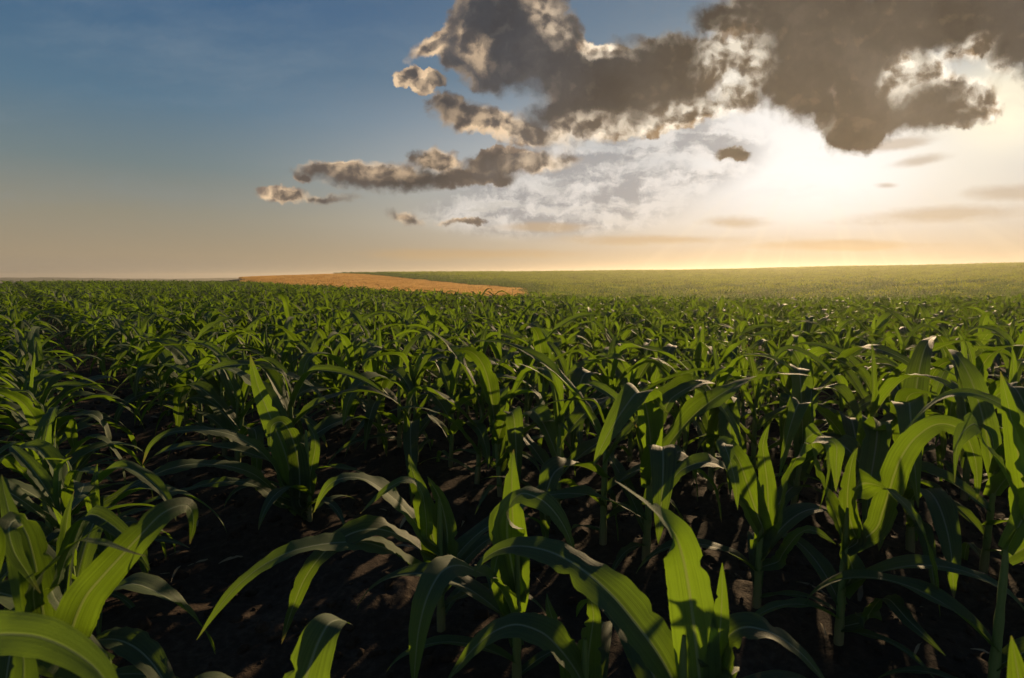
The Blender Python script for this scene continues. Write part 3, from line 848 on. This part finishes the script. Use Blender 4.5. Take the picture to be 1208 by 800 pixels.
P1 = land(418, 324.6, 0.0, 60); P2 = land(604, 341.8, 0.0, 36)
e_dir = (P2 - P1) / np.linalg.norm(P2 - P1); e_n = np.array([-e_dir[1], e_dir[0]])
print('edge', P1, P2)


def side_of_edge(x, y):      # > 0 on the crop side (far right), < 0 on the wheat
    return (x - P1[0]) * e_n[0] + (y - P1[1]) * e_n[1]


M_FAR_LIT = leaf_mat('far_crop_leaf_lit', (0.12, 0.16, 0.018), (0.13, 0.17, 0.026), (0.44, 0.53, 0.010))  # brighter copy of the corn leaf: sun and haze glow put into the colour

# crop on the far rise: pieces of row about two metres long
c_far = bpy.data.collections.new('far_crop_shapes'); c_edge = bpy.data.collections.new('edge_crop_shapes')
for i in range(8):
    rnd = np.random.default_rng(700 + i); pp = []
    for j in range(9):
        one = plant_parts(800 + i * 9 + j, 5, 3, 3, 8, 0.1)
        a = rnd.uniform(0, 6.28); ca, sa = math.cos(a), math.sin(a); s_ = rnd.uniform(.9, 1.2)
        for nm, v, f, uv in one:
            w = v * s_; w = np.stack([w[:, 0] * ca - w[:, 1] * sa + (j - 4) * .26, w[:, 0] * sa + w[:, 1] * ca + rnd.normal(0, .04), w[:, 2]], -1)
            pp.append((nm, w, f, uv))
    source(c_far, 'crop_row_shape', joined(pp), M_FAR_LIT); source(c_edge, 'edge_row_shape', joined(pp), M_LEAF)
FR = R(9)                                                # these rows run across the view
fd = np.array([math.cos(FR), math.sin(FR)]); fn = np.array([-fd[1], fd[0]])
S_, Q_ = np.meshgrid(np.arange(-260, 320, 2.3), np.arange(10, 300, .80))
row_h = np.clip(1 + rng.normal(0, .10, Q_.shape[0]), .75, 1.25)[:, None] * np.ones_like(S_)
tram = (np.arange(Q_.shape[0]) % 26 < 2)[:, None] | (np.abs((S_ + 400) % 48 - 2) < 1.2)
S_ = S_ + rng.uniform(-.3, .3, S_.shape)
x = (fd[0] * S_ + fn[0] * Q_).ravel(); y = (fd[1] * S_ + fn[1] * Q_).ravel()
r = np.hypot(x, y); a = np.arctan2(x, y)
X = 604 + FPX * np.tan(np.clip(a, -1.05, 1.05))
ok = (y > 5) & (np.abs(a) < R(56)) & (r > near_limit(a) + 1.5) & (r < np.interp(X, BX, B_FAR) + 16)
e_ = side_of_edge(x, y)
sgn = np.sign(side_of_edge(*land(800, 325, 0.3)))
ok &= ((e_ * sgn > 0) | (X > 618)) & (X > 300) & ~(tram.ravel() & (np.abs(e_) > 3))
row_h = row_h.ravel()[ok]
near = (r[ok] < near_limit(a[ok]) + rng.uniform(4, 75, ok.sum())) | ((np.abs(e_[ok]) < rng.uniform(5, 16, ok.sum())) & (X[ok] < 640))  # darker leaf along the wheat edge stands in for the crop's shaded side
x, y = x[ok], y[ok]
for part, coll, mat, lab in ((~near, c_far, M_FAR_LIT, 'hazy corn covering the far rise beyond the tan wheat strip'), (near, c_edge, M_LEAF, 'corn in the shallow hollow at the foot of the far rise')):
    px_, py_, n = x[part], y[part], int(part.sum())
    o = scatter('corn_field', np.stack([px_, py_, terrain(px_, py_)], -1),
                np.stack([rng.normal(0, .03, n), rng.normal(0, .03, n), FR + rng.normal(0, .03, n) + np.where(rng.random(n) < .5, math.pi, 0)], -1),
                rng.uniform(.82, 1.16, n) * row_h[part], rng.integers(0, 8, n), coll, mat)
    tag(o, lab, None, kind='stuff')
print('far crop', n)


# ripe wheat strip
def wheat_mat():
    m, g = new_mat('ripe_wheat')
    rnd = g.n('ShaderNodeObjectInfo').outputs['Random']
    pos = g.n('ShaderNodeTexCoord').outputs['Object']
    f = g.m('ADD', g.m('MULTIPLY', rnd, 0.5), g.m('MULTIPLY', g.noise(pos, 3.0, 3, 0.6), 0.6))
    col = g.ramp(f, [(0.15, (0.46, 0.25, 0.070)), (0.55, (0.68, 0.41, 0.125)), (0.95, (0.78, 0.54, 0.21))])
    bs = g.n('ShaderNodeBsdfDiffuse'); g.link(col, bs.inputs[0])
    tr = g.n('ShaderNodeBsdfTranslucent'); g.link(col, tr.inputs[0])
    ad = g.n('ShaderNodeMixShader'); ad.inputs[0].default_value = 0.45
    g.link(bs.outputs[0], ad.inputs[1]); g.link(tr.outputs[0], ad.inputs[2])
    o = g.n('ShaderNodeOutputMaterial'); g.link(ad.outputs[0], o.inputs[0])
    return m


M_WHEAT = wheat_mat()
c_wh = bpy.data.collections.new('wheat_shapes')
for i in range(6):
    rnd = np.random.default_rng(900 + i); V, F = [], []
    for j in range(190):
        p = np.array([*rnd.uniform(-.85, .85, 2), 0]); h = rnd.uniform(.30, .46); a = rnd.uniform(0, 6.28)
        sd = np.array([math.cos(a), math.sin(a), 0]) * rnd.uniform(.012, .03); ln = np.array([*rnd.normal(0, .06, 2), h])
        k = len(V); V += [p - sd, p + sd, p + ln + sd * 1.2, p + ln - sd * 1.2]; F.append((k, k + 1, k + 2, k + 3))
    source(c_wh, 'wheat_shape', (np.array(V), np.array(F), np.zeros((len(V), 2))), M_WHEAT)
gx_, gy_ = np.meshgrid(np.arange(-130, 30, 1.15), np.arange(18, 220, 1.15))
x = (gx_ + rng.uniform(-.4, .4, gx_.shape)).ravel(); y = (gy_ + rng.uniform(-.4, .4, gx_.shape)).ravel()
r = np.hypot(x, y); a = np.arctan2(x, y); X = 604 + FPX * np.tan(a)
ok = (r > near_limit(a) + 2.5) & (X > 288) & (X < 618) & (side_of_edge(x, y) * sgn < -1.0) & ~(np.abs((side_of_edge(x, y) * sgn + 400) % 16 - 1) < .55) & (r < np.interp(X, BX, B_FAR) + 14)
x, y = x[ok], y[ok]; n = len(x)
o = scatter('wheat_field', np.stack([x, y, terrain(x, y)], -1), np.stack([np.zeros(n), np.zeros(n), rng.uniform(0, 6.28, n)], -1),
            rng.uniform(.85, 1.1, n), rng.integers(0, 6, n), c_wh, M_WHEAT)
tag(o, 'tan orange strip of ripe wheat between the corn and the far rise', None, kind='stuff')
print('wheat', n)


# crumbs of soil and bits of dry leaf lying between the near rows
c_cl = bpy.data.collections.new('soil_crumb_shapes')
M_SOIL = ground.data.materials[0]


def dry_mat():
    m, g = new_mat('dry_leaf')
    bs = g.n('ShaderNodeBsdfPrincipled'); bs.inputs['Roughness'].default_value = .8
    g.link(g.ramp(g.n('ShaderNodeObjectInfo').outputs['Random'], [(0, (.10, .07, .04)), (1, (.30, .23, .13))]), bs.inputs['Base Color'])
    o = g.n('ShaderNodeOutputMaterial'); g.link(bs.outputs[0], o.inputs[0])
    return m


M_DRY = dry_mat()
import bmesh
for i in range(5):
    bm = bmesh.new(); bmesh.ops.create_icosphere(bm, subdivisions=2, radius=1.0)
    rnd = np.random.default_rng(40 + i); k = rnd.uniform(1.2, 2.4, 3); p = rnd.uniform(0, 6, 3)
    for v in bm.verts:
        v.co *= 1 + .22 * math.sin(v.co.x * k[0] * 2 + p[0]) * math.cos(v.co.y * k[1] * 2 + p[1]) + .12 * math.sin(v.co.z * 5 + p[2] + v.co.x * 4)
        v.co.z *= .65
    V = np.array([v.co[:] for v in bm.verts]); F = np.array([[q.index for q in f.verts] for f in bm.faces]); bm.free()
    source(c_cl, 'crumb_a_shape', (V, F, np.zeros((len(V), 2))), M_SOIL)
n = 5200
rad = np.sqrt(rng.uniform(.8 ** 2, 6.5 ** 2, n)); an = rng.uniform(-R(50), R(50), n)
x, y = rad * np.sin(an), rad * np.cos(an)
z = terrain(x, y) + soil(x, y)
o = scatter('soil_crumbs', np.stack([x, y, z], -1), rng.uniform(0, 6.28, (n, 3)), .006 + .022 * rng.random(n) ** 3, rng.integers(0, 5, n), c_cl, M_SOIL)
tag(o, 'loose soil crumbs between the near corn rows', None, kind='stuff')
c_dl = bpy.data.collections.new('dry_leaf_shapes')
for i in range(4):
    rnd = np.random.default_rng(60 + i)
    c, npf = arch(np.zeros(3), 0, R(78), R(40), rnd.uniform(.06, .14), 9, rnd)
    v, f, uv = blade(c, rnd.uniform(.008, .02), 3, npf, rnd, fold=.6, ruffle=.4, twist=1.2)
    source(c_dl, 'dry_leaf_shape', (v + np.array([0, 0, .004]), f, uv), M_DRY)
n = 330
rad = np.sqrt(rng.uniform(1, 36, n)); an = rng.uniform(-R(50), R(50), n); x, y = rad * np.sin(an), rad * np.cos(an)
o = scatter('leaf_litter', np.stack([x, y, terrain(x, y) + soil(x, y)], -1), np.stack([rng.normal(0, .2, n), rng.normal(0, .2, n), rng.uniform(0, 6.28, n)], -1),
            rng.uniform(.6, 1.5, n), rng.integers(0, 4, n), c_dl, M_DRY)
tag(o, 'scattered bits of dry leaf on the soil', None, kind='stuff')
# ------------------------------------------------------------------ evening haze
hz_m, hg = new_mat('haze')
pv = hg.n('ShaderNodeVolumePrincipled')
pv.inputs['Color'].default_value = (1.0, 0.93, 0.82, 1); pv.inputs['Density'].default_value = 0.00062
pv.inputs['Anisotropy'].default_value = 0.62
ho = hg.n('ShaderNodeOutputMaterial'); hg.link(pv.outputs[0], ho.inputs['Volume'])
bv = np.array([(sx * 2300, sy * 2300, z) for z in (-46, 10.6) for sy in (-1, 1) for sx in (-1, 1)], float)
bf = [(0, 2, 3, 1), (4, 5, 7, 6), (0, 1, 5, 4), (2, 6, 7, 3), (0, 4, 6, 2), (1, 3, 7, 5)]
hz = mesh_obj('haze', bv, bf, hz_m, smooth=False)
tag(hz, 'thin warm evening haze over the fields', None, kind='stuff')
